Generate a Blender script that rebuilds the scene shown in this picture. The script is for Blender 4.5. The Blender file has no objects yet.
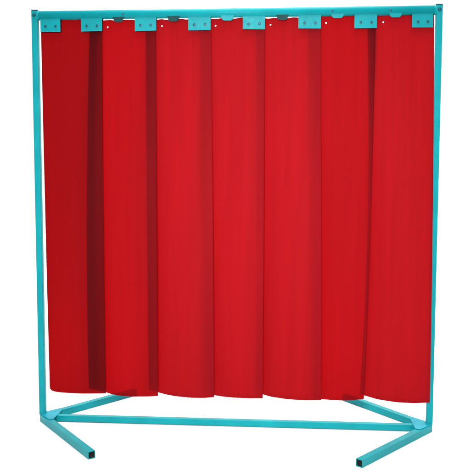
import bpy, bmesh, math, random
from mathutils import Vector, Matrix, Euler
random.seed(7)
S = bpy.context.scene
COL = S.collection

# ---------------------------------------------------------------- camera
CAM = Vector((0.2778, -3.5670, 1.2424))
cd = bpy.data.cameras.new('camera'); cam = bpy.data.objects.new('camera', cd); COL.objects.link(cam)
CR = Matrix.Rotation(0.0745, 3, 'Z') @ Matrix.Rotation(math.pi/2 - 0.0824, 3, 'X') @ Matrix.Rotation(0.0021, 3, 'Z')
FPX = 741.1                                   # focal length in pixels of the 470 px photograph
cam.matrix_world = Matrix.Translation(CAM) @ CR.to_4x4()
cd.sensor_width = 36; cd.lens = FPX/470*36
cd.clip_start = 0.05; cd.clip_end = 100
S.camera = cam

# ---------------------------------------------------------------- world and lamps (a white photo studio)
w = bpy.data.worlds.new('World'); S.world = w; w.use_nodes = True
bg = w.node_tree.nodes['Background']; bg.inputs[0].default_value = (1, 1, 1, 1); bg.inputs[1].default_value = 0.14

def area(name, loc, target, sx, sy, power, col=(1, 1, 1)):
    l = bpy.data.lights.new(name, 'AREA'); l.shape = 'RECTANGLE'; l.size = sx; l.size_y = sy
    l.energy = power; l.color = col
    o = bpy.data.objects.new(name, l); COL.objects.link(o); o.location = loc
    o.rotation_euler = (Vector(target)-Vector(loc)).to_track_quat('-Z', 'Y').to_euler()
    return o
area('overhead_softbox', (0.2, 0.35, 6.0), (0.2, 0.3, 0), 7.0, 6.0, 740)
area('backdrop_lamp', (0, 2.6, 5.6), (0, 5.2, 0.9), 8.0, 1.2, 125)
front = area('front_softbox', (-0.15, -5.2, 2.5), (0.10, 0, 1.05), 0.7, 0.7, 19.5)
front.data.spread = math.radians(42)

S.view_settings.view_transform = 'Standard'; S.view_settings.look = 'None'
S.view_settings.exposure = 0.0; S.view_settings.gamma = 1.0
S.render.engine = 'CYCLES'
S.cycles.max_bounces = 12; S.cycles.transparent_max_bounces = 24; S.cycles.transmission_bounces = 10

# ---------------------------------------------------------------- materials
def mat(name):
    m = bpy.data.materials.new(name); m.use_nodes = True; nt = m.node_tree
    for n in list(nt.nodes): nt.nodes.remove(n)
    out = nt.nodes.new('ShaderNodeOutputMaterial')
    return m, nt, out
def noise(nt, scale, detail=4, vec=None):
    tc = nt.nodes.new('ShaderNodeTexCoord'); n = nt.nodes.new('ShaderNodeTexNoise')
    n.inputs['Scale'].default_value = scale; n.inputs['Detail'].default_value = detail
    if vec:
        mp = nt.nodes.new('ShaderNodeMapping'); mp.inputs['Scale'].default_value = vec
        nt.links.new(tc.outputs['Object'], mp.inputs[0]); nt.links.new(mp.outputs[0], n.inputs['Vector'])
    else: nt.links.new(tc.outputs['Object'], n.inputs['Vector'])
    return n
def ramp(nt, src, c0, c1, p0=.3, p1=.7):
    r = nt.nodes.new('ShaderNodeValToRGB'); r.color_ramp.elements[0].position = p0; r.color_ramp.elements[1].position = p1
    r.color_ramp.elements[0].color = (*c0, 1); r.color_ramp.elements[1].color = (*c1, 1)
    nt.links.new(src, r.inputs[0]); return r
def bump(nt, src, strength, dist):
    b = nt.nodes.new('ShaderNodeBump'); b.inputs['Strength'].default_value = strength; b.inputs['Distance'].default_value = dist
    nt.links.new(src, b.inputs['Height']); return b

def paint(name, c, rough=.38, spec=.5, metal=0):
    m, nt, out = mat(name)
    p = nt.nodes.new('ShaderNodeBsdfPrincipled')
    n = noise(nt, 9, 5); r = ramp(nt, n.outputs[0], [v*.90 for v in c], [min(1, v*1.06) for v in c])
    nt.links.new(r.outputs[0], p.inputs['Base Color'])
    n2 = noise(nt, 60, 3); r2 = ramp(nt, n2.outputs[0], (rough-.06,)*3, (rough+.08,)*3)
    nt.links.new(r2.outputs[0], p.inputs['Roughness'])
    n3 = noise(nt, 700, 2); b = bump(nt, n3.outputs[0], .25, .0006); nt.links.new(b.outputs[0], p.inputs['Normal'])
    p.inputs['Specular IOR Level'].default_value = spec; p.inputs['Metallic'].default_value = metal
    nt.links.new(p.outputs[0], out.inputs[0]); return m
TEAL = paint('teal_powder_coat', (0.005, 0.325, 0.365), .38, .12)
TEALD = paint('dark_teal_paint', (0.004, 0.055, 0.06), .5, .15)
CAPM = paint('grey_plastic', (0.05, 0.12, 0.13), .5)
BLACK = paint('black_plastic', (0.005, 0.005, 0.005), .6, .2)
STEEL = paint('dull_screw_steel', (0.006, 0.085, 0.125), .35, .3)
PLATE = paint('light_blue_paint', (0.010, 0.33, 0.43), .4, .12)

def pvc(name, dcol, tcol, xcol, PV):
    m, nt, out = mat(name)
    L = nt.links.new; N = nt.nodes.new
    streak = noise(nt, 3.0, 4, (9, 9, .35))
    rr = ramp(nt, streak.outputs[0], [v*.91 for v in dcol], dcol)
    d = N('ShaderNodeBsdfDiffuse'); L(rr.outputs[0], d.inputs[0])
    t = N('ShaderNodeBsdfTranslucent'); rt = ramp(nt, streak.outputs[0], [v*.88 for v in tcol], tcol); L(rt.outputs[0], t.inputs[0])
    x = N('ShaderNodeBsdfTransparent'); x.inputs[0].default_value = (*xcol, 1)
    g = N('ShaderNodeBsdfGlossy'); g.inputs['Roughness'].default_value = .5; g.inputs[0].default_value = (1, 1, 1, 1)
    soft = noise(nt, 2.2, 2, (4, 4, .5)); b = bump(nt, soft.outputs[0], .35, .02)
    for q in (d, g): L(b.outputs[0], q.inputs['Normal'])
    m1 = N('ShaderNodeMixShader'); m1.inputs[0].default_value = PV[0]; L(d.outputs[0], m1.inputs[1]); L(t.outputs[0], m1.inputs[2])
    m2 = N('ShaderNodeMixShader'); m2.inputs[0].default_value = PV[1]; L(m1.outputs[0], m2.inputs[1]); L(x.outputs[0], m2.inputs[2])
    m3 = N('ShaderNodeMixShader'); fr = N('ShaderNodeFresnel'); fr.inputs[0].default_value = 1.25; L(b.outputs[0], fr.inputs['Normal'])
    mul = N('ShaderNodeMath'); mul.operation = 'MULTIPLY'; mul.inputs[1].default_value = .05; L(fr.outputs[0], mul.inputs[0])
    L(mul.outputs[0], m3.inputs[0]); L(m2.outputs[0], m3.inputs[1]); L(g.outputs[0], m3.inputs[2])
    L(m3.outputs[0], out.inputs[0]); return m
RED = pvc('red_translucent_vinyl', (0.47, 0.0155, 0.024), (0.52, 0.013, 0.019), (0.86, 0.04, 0.055), (0.50, 0.215))
RED_BAND_SHADE = pvc('band_shade_red_translucent_vinyl', (0.25, 0.014, 0.021), (0.56, 0.012, 0.018), (0.88, 0.035, 0.05), (0.50, 0.39))  # same vinyl, mixed so the shade in its overlap band comes out deeper
RED_SHADED = pvc('shaded_red_translucent_vinyl', (0.16, 0.013, 0.018), (0.36, 0.009, 0.013), (0.87, 0.035, 0.045), (0.50, 0.43))  # same vinyl; dimmer light at the left and overlap shade put into its colour


m, nt, out = mat('white_studio_paper'); p = nt.nodes.new('ShaderNodeBsdfPrincipled')
n = noise(nt, .8, 3); r = ramp(nt, n.outputs[0], (.90, .90, .90), (.93, .93, .93)); nt.links.new(r.outputs[0], p.inputs['Base Color'])
p.inputs['Roughness'].default_value = .9; p.inputs['Specular IOR Level'].default_value = .1; nt.links.new(p.outputs[0], out.inputs[0]); PAPER = m

# ---------------------------------------------------------------- helpers
def obj(name, bm, m, parent=None, smooth=False, bevel=0):
    bmesh.ops.recalc_face_normals(bm, faces=bm.faces)
    me = bpy.data.meshes.new(name); bm.to_mesh(me); bm.free(); me.materials.append(m)
    o = bpy.data.objects.new(name, me); COL.objects.link(o); o.parent = parent
    if smooth:
        for f in me.polygons: f.use_smooth = True
    if bevel:
        b = o.modifiers.new('bevel', 'BEVEL'); b.width = bevel; b.segments = 3; b.limit_method = 'ANGLE'; b.angle_limit = math.radians(40)
        for f in me.polygons: f.use_smooth = True
        wn = o.modifiers.new('wn', 'WEIGHTED_NORMAL'); wn.keep_sharp = True
    return o
def box(bm, x0, x1, y0, y1, z0, z1):
    v = [bm.verts.new(c) for c in ((x0,y0,z0),(x1,y0,z0),(x1,y1,z0),(x0,y1,z0),(x0,y0,z1),(x1,y0,z1),(x1,y1,z1),(x0,y1,z1))]
    for f in ((0,3,2,1),(4,5,6,7),(0,1,5,4),(1,2,6,5),(2,3,7,6),(3,0,4,7)): bm.faces.new([v[i] for i in f])
def prism(bm, pts, z0, z1):
    a = [bm.verts.new((x, y, z0)) for x, y in pts]; b = [bm.verts.new((x, y, z1)) for x, y in pts]; n = len(pts)
    bm.faces.new(a[::-1]); bm.faces.new(b)
    for i in range(n): bm.faces.new((a[i], a[(i+1)%n], b[(i+1)%n], b[i]))
def lathe(bm, prof, mtx, seg=20):
    """prof: (radius, height) pairs turned about local z, closed at both ends"""
    rings = []
    for r, h in prof:
        rings.append([bm.verts.new(mtx @ Vector((r*math.cos(2*math.pi*k/seg), r*math.sin(2*math.pi*k/seg), h))) for k in range(seg)])
    for a, b in zip(rings, rings[1:]):
        for k in range(seg): bm.faces.new((a[k], a[(k+1)%seg], b[(k+1)%seg], b[k]))
    bm.faces.new(rings[0][::-1]); bm.faces.new(rings[-1])
def ray(px, py, Y):
    """the place on the vertical plane y = Y that the photograph shows at (px, py)"""
    d = CR @ Vector(((px-235)/FPX, -(py-235)/FPX, -1)); s = (Y-CAM.y)/d.y
    return CAM + d*s
FRONT = Matrix.Rotation(math.pi/2, 4, 'X')       # local z -> world -y

# ---------------------------------------------------------------- the studio
bm = bmesh.new(); seg = 24; prof = [(-9.0, 0.0), (3.4, 0.0)]
for k in range(1, seg+1):
    a = math.pi/2*k/seg; prof.append((3.4+2.2*math.sin(a), 2.2-2.2*math.cos(a)))
prof.append((5.6, 8.0))
for (ya, za), (yb, zb) in zip(prof, prof[1:]):
    v = [bm.verts.new(c) for c in ((-9, ya, za), (9, ya, za), (9, yb, zb), (-9, yb, zb))]; bm.faces.new(v)
bmesh.ops.remove_doubles(bm, verts=bm.verts, dist=1e-5)
fl = obj('floor', bm, PAPER, smooth=True); fl['kind'] = 'structure'
fl['label'] = 'seamless white paper floor sweeping up behind the screen'

# ---------------------------------------------------------------- the frame
W = 1.9144; HW = W/2; AL = 0.8983; FL = 0.6085; RL = 0.597
FT = 0.033; PT = 0.030; TZ = 2.0; TR = 0.0215
root = bpy.data.objects.new('welding_screen', None); COL.objects.link(root); root.location = (0, 0, 0)
root['label'] = 'freestanding turquoise tubular steel frame on four splayed feet, carrying the row of red strips'
root['category'] = 'welding screen'

for s in (-1, 1):
    x = s*HW
    bm = bmesh.new(); box(bm, x-PT/2, x+PT/2, -PT/2, PT/2, FT+.004, TZ+.0225)
    po = obj('post', bm, TEAL, root, bevel=.004)
    bm = bmesh.new(); box(bm, x-PT/2-.0012, x+PT/2+.0012, -PT/2-.0012, PT/2+.0012, TZ+.0227, TZ+.0263)
    obj('post_cap', bm, CAPM, po, bevel=.0015)
    bm = bmesh.new(); M = Matrix.Translation((x, -PT/2, TZ)) @ FRONT
    lathe(bm, [(.0085, 0), (.0085, .0015), (.0062, .0016), (.006, .004), (.0045, .006), (.001, .0066)], M)
    obj('bolt', bm, STEEL, po)
    # base corner: a welded V of two feet with a gusset plate on top
    for d in (-1, 1):
        ux, uy = -s*math.cos(AL), d*math.sin(AL)
        nx, ny = -uy, ux
        h = FT/2; LEN = FL if d < 0 else RL
        # plan outline, cut on the mitre y = 0 and squared off under the post
        def P(t, q): return Vector((x+ux*t+nx*q, uy*t+ny*q))
        out_q = h if (P(0, h).x-x)*s > 0 else -h
        def on_mitre(q): t = -(ny*q)/uy; return P(t, q)
        pin = on_mitre(-out_q); pout = on_mitre(out_q)
        lim = x+s*.013
        e_in = P(LEN, -out_q); e_out = P(LEN, out_q)
        gap = Vector((0, d*.0006))
        tt = ((lim-x)-nx*out_q)/ux; pc = P(tt, out_q)
        pts = [pin+gap, Vector((lim, 0))+gap, pc, e_out, e_in]
        bm = bmesh.new(); n = len(pts)
        a = [bm.verts.new((q.x, q.y, .001)) for q in pts]; b = [bm.verts.new((q.x, q.y, .001+FT)) for q in pts]
        bm.faces.new(a[::-1]); bm.faces.new(b)
        for i in range(n):
            if i == 3: continue                       # the open end of the tube
            bm.faces.new((a[i], a[(i+1)%n], b[(i+1)%n], b[i]))
        # open end: rim, then the inside walls going back into the tube
        wt = .0026; rim = []
        U = Vector((ux, uy, 0)); Nn = Vector((nx, ny, 0)); C = Vector((x, 0, 0))+U*LEN
        sg = 1 if out_q > 0 else -1
        o4 = [a[3], a[4], b[4], b[3]]
        q4 = [(h-wt)*sg, -(h-wt)*sg, -(h-wt)*sg, (h-wt)*sg]; z4 = [.001+wt, .001+wt, .001+FT-wt, .001+FT-wt]
        i4 = [bm.verts.new(C+Nn*q+Vector((0, 0, z))) for q, z in zip(q4, z4)]
        j4 = [bm.verts.new(C-U*.06+Nn*q+Vector((0, 0, z))) for q, z in zip(q4, z4)]
        for k in range(4):
            bm.faces.new((o4[k], o4[(k+1)%4], i4[(k+1)%4], i4[k])); bm.faces.new((i4[k], i4[(k+1)%4], j4[(k+1)%4], j4[k]))
        bm.faces.new(j4)
        fo = obj('foot', bm, TEAL, root, bevel=.0022)
        bm = bmesh.new(); g = .0004
        c8 = []
        for t in (-.05, -.003):
            c8.append([bm.verts.new(C+U*t+Nn*(q*(1-g/h))+Vector((0, 0, z+(g if z < .01 else -g)))) for q, z in zip(q4, z4)])
        for k in range(4): bm.faces.new((c8[0][k], c8[0][(k+1)%4], c8[1][(k+1)%4], c8[1][k]))
        bm.faces.new(c8[0]); bm.faces.new(c8[1])
        obj('end_plug', bm, BLACK, fo, bevel=.0015)
    # gusset plate
    bm = bmesh.new(); r = .108
    c, sn = math.cos(AL), math.sin(AL); o = FT/2*.9
    pts = [(x+s*.0115, -.012), (x+s*.0115, .012), (x-s*(r*c-o*sn*.6), r*sn+o*c*.5), (x-s*(r*c+o*sn), r*sn-o*c),
           (x-s*(r*c+o*sn), -(r*sn-o*c)), (x-s*(r*c-o*sn*.6), -(r*sn+o*c*.5))]
    prism(bm, pts, FT+.0014, FT+.0048); obj('gusset_plate', bm, PLATE, root, bevel=.0012)
    # weld beads round the foot of the post
    gx = x-s*(r*c+o*sn)
    beads = [[(gx, -.0145, gx, .0145, FT+.0005)],
             [(x-PT/2+.004, -PT/2-.0005, x+PT/2-.004, -PT/2-.0005, FT+.0055), (x-s*PT/2, -PT/2+.003, x-s*PT/2, PT/2-.004, FT+.0055)]]
    for runs in beads:
        bm = bmesh.new()
        for xa, ya, xb, yb, zz in runs:
            for k in range(9):
                f = k/8; M = Matrix.Translation((xa+(xb-xa)*f, ya+(yb-ya)*f, zz)) @ Matrix.Diagonal((1, 1, .7, 1))
                bmesh.ops.create_icosphere(bm, subdivisions=2, radius=.0036+.0006*random.random(), matrix=M)
        obj('weld_bead', bm, TEAL, root, smooth=True)

def tube_x(name, x0, x1, mk):
    bm = bmesh.new(); M = Matrix.Translation((x0, 0, TZ)) @ Matrix.Rotation(math.pi/2, 4, 'Y')
    lathe(bm, [(TR, 0), (TR, x1-x0)], M, 48)
    return obj(name, bm, mk, root, smooth=False)
tr = tube_x('top_rail', -HW+PT/2-.0005, HW-PT/2+.0005, TEAL)
for f in tr.data.polygons: f.use_smooth = len(f.vertices) == 4
for s in (-1, 1):                                      # collars where the round rail meets the posts
    bm = bmesh.new(); xa = s*(HW-PT/2); M = Matrix.Translation((xa, 0, TZ)) @ Matrix.Rotation(-s*math.pi/2, 4, 'Y')
    lathe(bm, [(TR+.0016, 0), (TR+.0016, .004), (TR+.0002, .0065)], M, 48)
    obj('rail_collar', bm, TEAL, root, smooth=False)
bm = bmesh.new(); box(bm, -HW+.030, HW-.030, -.015, .015, .0022, .0322)
obj('base_rail', bm, TEAL, root, bevel=.003)

# hanger plates: front plate and back plate clamp the strip overlaps
YF = -.0125
plates = [(40.4, 60.3), (81.0, 102.0), (134.8, 156.2), (188.2, 210.6), (242.8, 265.0), (298.4, 321.0), (354.5, 377.0), (412.0, 433.2)]
clips = [None, (114.0, 123.0), (168.5, 178.7), (222.0, 233.0), (277.5, 287.5), (332.0, 343.0), (390.0, 401.0)]
for k, (xa, xb) in enumerate(plates):
    yy = 26-.02*(xa-40)
    X0, X1 = ray(xa, yy, YF).x, ray(xb, yy, YF).x
    bm = bmesh.new(); zb = TZ-.079; zt = TZ-.0145; tilt = random.uniform(-.0011, .0011); drop = random.uniform(-.0008, .0014)
    # folded plate: flat tongue with a small outward lip along its lower edge
    pr = [(YF, zt), (YF-.0006, TZ-.030), (YF-.0008, zb+.004), (YF-.0042, zb), (YF-.0003, zb-.0006), (YF+.0022, zb+.003), (YF+.0024, TZ-.03), (YF+.003, zt)]
    A = [bm.verts.new((X0, y, z-drop-tilt if z < TZ-.05 else z)) for y, z in pr]; B = [bm.verts.new((X1, y, z-drop+tilt if z < TZ-.05 else z)) for y, z in pr]
    bm.faces.new(A); bm.faces.new(B[::-1])
    for i in range(len(pr)): bm.faces.new((A[i], B[i], B[(i+1)%len(pr)], A[(i+1)%len(pr)]))
    pl = obj('hanger_plate', bm, TEAL, root, bevel=.0007)
    bm = bmesh.new(); box(bm, X0+.001, X1-.001, .0142, .0172, zb, zt); obj('back_plate', bm, TEAL, pl, bevel=.0008)
    for q in (.27, .76):
        xx = X0+(X1-X0)*q
        bm = bmesh.new(); M = Matrix.Translation((xx+random.uniform(-.0015, .0015), YF-.0006, TZ-.054+random.uniform(-.001, .001))) @ FRONT
        lathe(bm, [(.0062, 0), (.0062, .0016), (.0055, .0024), (.0032, .0027), (.0030, .0016)], M, 18)
        lathe(bm, [(.003, -.031), (.003, .0014)], M, 10)
        obj('bolt', bm, STEEL, pl, smooth=False)

STRIPTOP = [TZ-.0175, TZ-.0256, TZ-.0258, TZ-.0245, TZ-.0258, TZ-.0200, TZ-.0200]
for k, cxx in enumerate(clips):
    if not cxx: continue
    X0, X1 = ray(cxx[0], 19, -.012).x, ray(cxx[1], 19, -.012).x
    bm = bmesh.new(); zt = TZ-.013; zb = STRIPTOP[k]-.0135
    pts = [(X0-.006, zt), (X0+.001, zb+.0055), (X0+.009, zb+random.uniform(0, .001)), (X1-.009, zb), (X1-.001, zb+.0055), (X1+.006, zt)]
    A = [bm.verts.new((x, -.0165, z)) for x, z in pts]; B = [bm.verts.new((x, -.0140, z)) for x, z in pts]
    bm.faces.new(A); bm.faces.new(B[::-1])
    for i in range(6): bm.faces.new((A[i], B[i], B[(i+1)%6], A[(i+1)%6]))
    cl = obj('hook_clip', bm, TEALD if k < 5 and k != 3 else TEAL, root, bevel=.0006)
    if k in (1, 5, 6):
        bm = bmesh.new(); M = Matrix.Translation((X1+.001 if k == 1 else X0+.001, -.0195, TZ-.002)) @ FRONT
        lathe(bm, [(.0055, -.003), (.0055, .0022), (.004, .0036), (.001, .004)], M, 16); obj('screw', bm, STEEL, cl)

# ---------------------------------------------------------------- the seven hanging strips
# per strip: left edge x and right edge x at photo rows 30 / 210 / 390, then the lower hem (photo column, row)
strips = [
 ((41.0, 45.2, 49.8), (102.5, 103.5, 106.0), [(49.8, 388.6), (52.5, 391.0), (58, 392.2), (65.5, 392.9), (82.6, 393.7), (103.8, 393.4), (106, 393.2)]),
 ((90.0, 87.0, 89.0), (156.0, 156.8, 158.0), [(89, 388.5), (98, 390.3), (106, 391.9), (112, 394.0), (118.7, 395.5), (133.6, 396.6), (150, 396.4), (158, 395.8)]),
 ((146.0, 147.0, 149.0), (211.0, 213.0, 214.2), [(149, 389.5), (158.4, 392.0), (168, 394.3), (177.5, 396.0), (192.5, 397.6), (205, 397.9), (214.2, 397.0)]),
 ((200.0, 200.0, 201.0), (265.0, 264.0, 262.8), [(201, 392.0), (208, 394), (214.8, 395.4), (224, 397.0), (235, 398.0), (250, 398.5), (262.8, 398.2)]),
 ((256.0, 256.0, 254.5), (321.0, 321.5, 321.5), [(254.5, 391.5), (263, 394.3), (272, 396.8), (286.8, 399.0), (303.8, 400.2), (321.5, 400.1)]),
 ((307.5, 309.0, 311.0), (375.5, 371.0, 364.0), [(311, 396.5), (322, 399.0), (340, 400.3), (352, 400.3), (364, 398.8)]),
 ((367.0, 368.0, 360.0), (433.6, 432.8, 430.0), [(360, 394.3), (364.5, 395.6), (378, 399.6), (395.5, 402.3), (414.6, 403.3), (430, 402.5)]),
]
FOLD = {1: [(0, 13), (.06, 8), (.3, 7), (.5, 9), (1, 12)], 2: [(0, 4), (.08, 2), (.35, 1.5), (.6, 5), (1, 8)],
        6: [(0, 9), (.1, 8), (.22, 5), (.45, 1.5), (1, 1)]}
labels = [
 'leftmost red vinyl strip, darker than the middle ones, hanging beside the left post',
 'second red vinyl strip from the left, its shadowed left edge tucked under the leftmost strip',
 'third red vinyl strip from the left, two strips in from the left post',
 'middle one of the seven red vinyl strips, three hanging on either side of it',
 'fifth red vinyl strip from the left, just right of the middle one',
 'narrowest looking red vinyl strip, tapering downwards beside the rightmost strip',
 'rightmost red vinyl strip, whose lower edge overlaps the right post',
]
def quad3(v, t):           # parabola through t = 0, .5, 1
    a, b, c = v; return a*(1-t)*(1-2*t)+4*b*t*(1-t)+c*t*(2*t-1)
def lerp_tab(tab, x):
    for (xa, ya), (xb, yb) in zip(tab, tab[1:]):
        if x <= xb: return ya+(yb-ya)*(x-xa)/(xb-xa)
    return tab[-1][1]
def curl(u, i):            # how far the hanging strip stands off the rail plane at its hem; + is behind
    k = [(0.0, .018), (.12, .0), (.3, -.024), (.5, -.042), (.7, -.050), (.88, -.047), (1.0, -.038)]
    if i == 0: k = [(0.0, .004), (.1, -.016), (.3, -.036), (.5, -.047), (.7, -.052), (.88, -.048), (1.0, -.040)]
    # smooth interpolation
    s_ = 0; wsum = 0
    for j in range(-3, 4):
        uu = min(1, max(0, u+j*.025)); s_ += lerp_tab(k, uu); wsum += 1
    return s_/wsum
for i, (le, re_, hem) in enumerate(strips):
    zt = STRIPTOP[i]
    NU = 44
    us = [j/NU for j in range(NU+1)]
    ztop_px = 25 if i == 0 else 22
    XL0 = ray(le[0], 26, -.003).x; XR0 = ray(re_[0], 24, -.003).x
    # rows: fraction of the drop
    ts = [0, .004, .008, .014, .02, .03]+[.03+.97*k/70 for k in range(1, 71)]
    hole = None
    hx = [None, 108, 162, 215.6, 270.5, 326, 383][i]; hy = [None, 27.2, 26.2, 25.4, 24.6, 22.8, 22.0][i]
    if hx:
        H = ray(hx, hy, -.004); hu = (H.x-XL0)/(XR0-XL0); ht = (zt-H.z)/(zt-.12)
        du = .009/(XR0-XL0); dt = .009/(zt-.12)
        us = [u for u in us if abs(u-hu) > du*1.3]+[hu-du, hu, hu+du]; us.sort()
        ts = [t for t in ts if abs(t-ht) > dt*1.3]+[ht-dt, ht, ht+dt]; ts.sort()
        hole = (us.index(hu), ts.index(ht))
    hem_tab = hem
    rnd = random.Random(i*13+5); ph = [rnd.uniform(0, 6.28) for _ in range(6)]
    amps = [1.0, .95, 1.0, .9, 1.05, .75, 1.0]
    def pt(u, t):
        a = min(1, t/.75); a = a*a*(3-2*a); a = .04*min(1, t/.03)+.96*a*(.9+.1*t)
        y = .0055-.011*u                                   # shingled at the clamps
        y += curl(u, i)*amps[i]*a
        y += a*(.0035*math.sin(5.1*t+ph[0])+.0022*math.sin(9*t+4*u+ph[1]))*math.sin(math.pi*min(1, .15+.7*u))
        # side edges, converted from the photograph on this strip's own depth
        row = 30+360*t
        xl = ray(quad3(le, t), row, .0055+curl(0, i)*amps[i]*a).x; xr = ray(quad3(re_, t), row, -.0055+curl(1, i)*amps[i]*a).x
        x = xl+(xr-xl)*u
        pcol = hem[0][0]+(hem[-1][0]-hem[0][0])*u
        e = [lerp_tab(hem_tab, min(hem[-1][0], max(hem[0][0], pcol+j*.8))) for j in (-2, -1, 0, 1, 2)] if .06 < u < .95 else [lerp_tab(hem_tab, pcol)]
        yb = .0055-.011*u+curl(u, i)*amps[i]
        zb = ray(pcol, sum(e)/len(e), yb).z
        z = zt+(zb-zt)*t+(1-t)**30*(.0011*math.sin(23*u+ph[2])+.0008*math.sin(41*u+ph[3]))
        return Vector((x, y, z))
    bm = bmesh.new(); G = [[bm.verts.new(pt(u, t)) for u in us] for t in ts]
    ring = {}
    for r in range(len(ts)-1):
        for c in range(len(us)-1):
            if hole and c in (hole[0]-1, hole[0]) and r in (hole[1]-1, hole[1]): continue
            bm.faces.new((G[r][c], G[r+1][c], G[r+1][c+1], G[r][c+1]))
    if hole:
        hc, hr = hole; cen = G[hr][hc].co.copy()
        loop = [G[hr-1][hc-1], G[hr-1][hc], G[hr-1][hc+1], G[hr][hc+1], G[hr+1][hc+1], G[hr+1][hc], G[hr+1][hc-1], G[hr][hc-1]]
        inner = [bm.verts.new(cen+(v.co-cen).normalized()*.0042) for v in loop]
        for k in range(8): bm.faces.new((loop[k], loop[(k+1)%8], inner[(k+1)%8], inner[k]))
        bm.verts.remove(G[hr][hc])
    if i in FOLD:                                        # the hidden left edge is curled back on itself
        prev = [G[r][0] for r in range(len(ts))]
        for q in range(1, 5):
            cur = []
            for r, t in enumerate(ts):
                wf = lerp_tab(FOLD[i], t)*.0048
                c = G[r][0].co; cur.append(bm.verts.new((c.x+wf*(q/4)**1.3-(.0008 if q == 1 else 0), c.y+(.0030, .0042, .0048, .0046)[q-1], c.z)))
            for r in range(len(ts)-1): bm.faces.new((prev[r], cur[r], cur[r+1], prev[r+1]))
            prev = cur
    o = obj('vinyl_strip', bm, RED_SHADED if i == 0 else RED_BAND_SHADE if i in (1, 5) else RED, None, smooth=True)
    sm = o.modifiers.new('thickness', 'SOLIDIFY'); sm.thickness = .0022; sm.offset = 0
    o['label'] = labels[i]; o['category'] = 'curtain strip'; o['group'] = 'red vinyl strips hanging from the top rail'
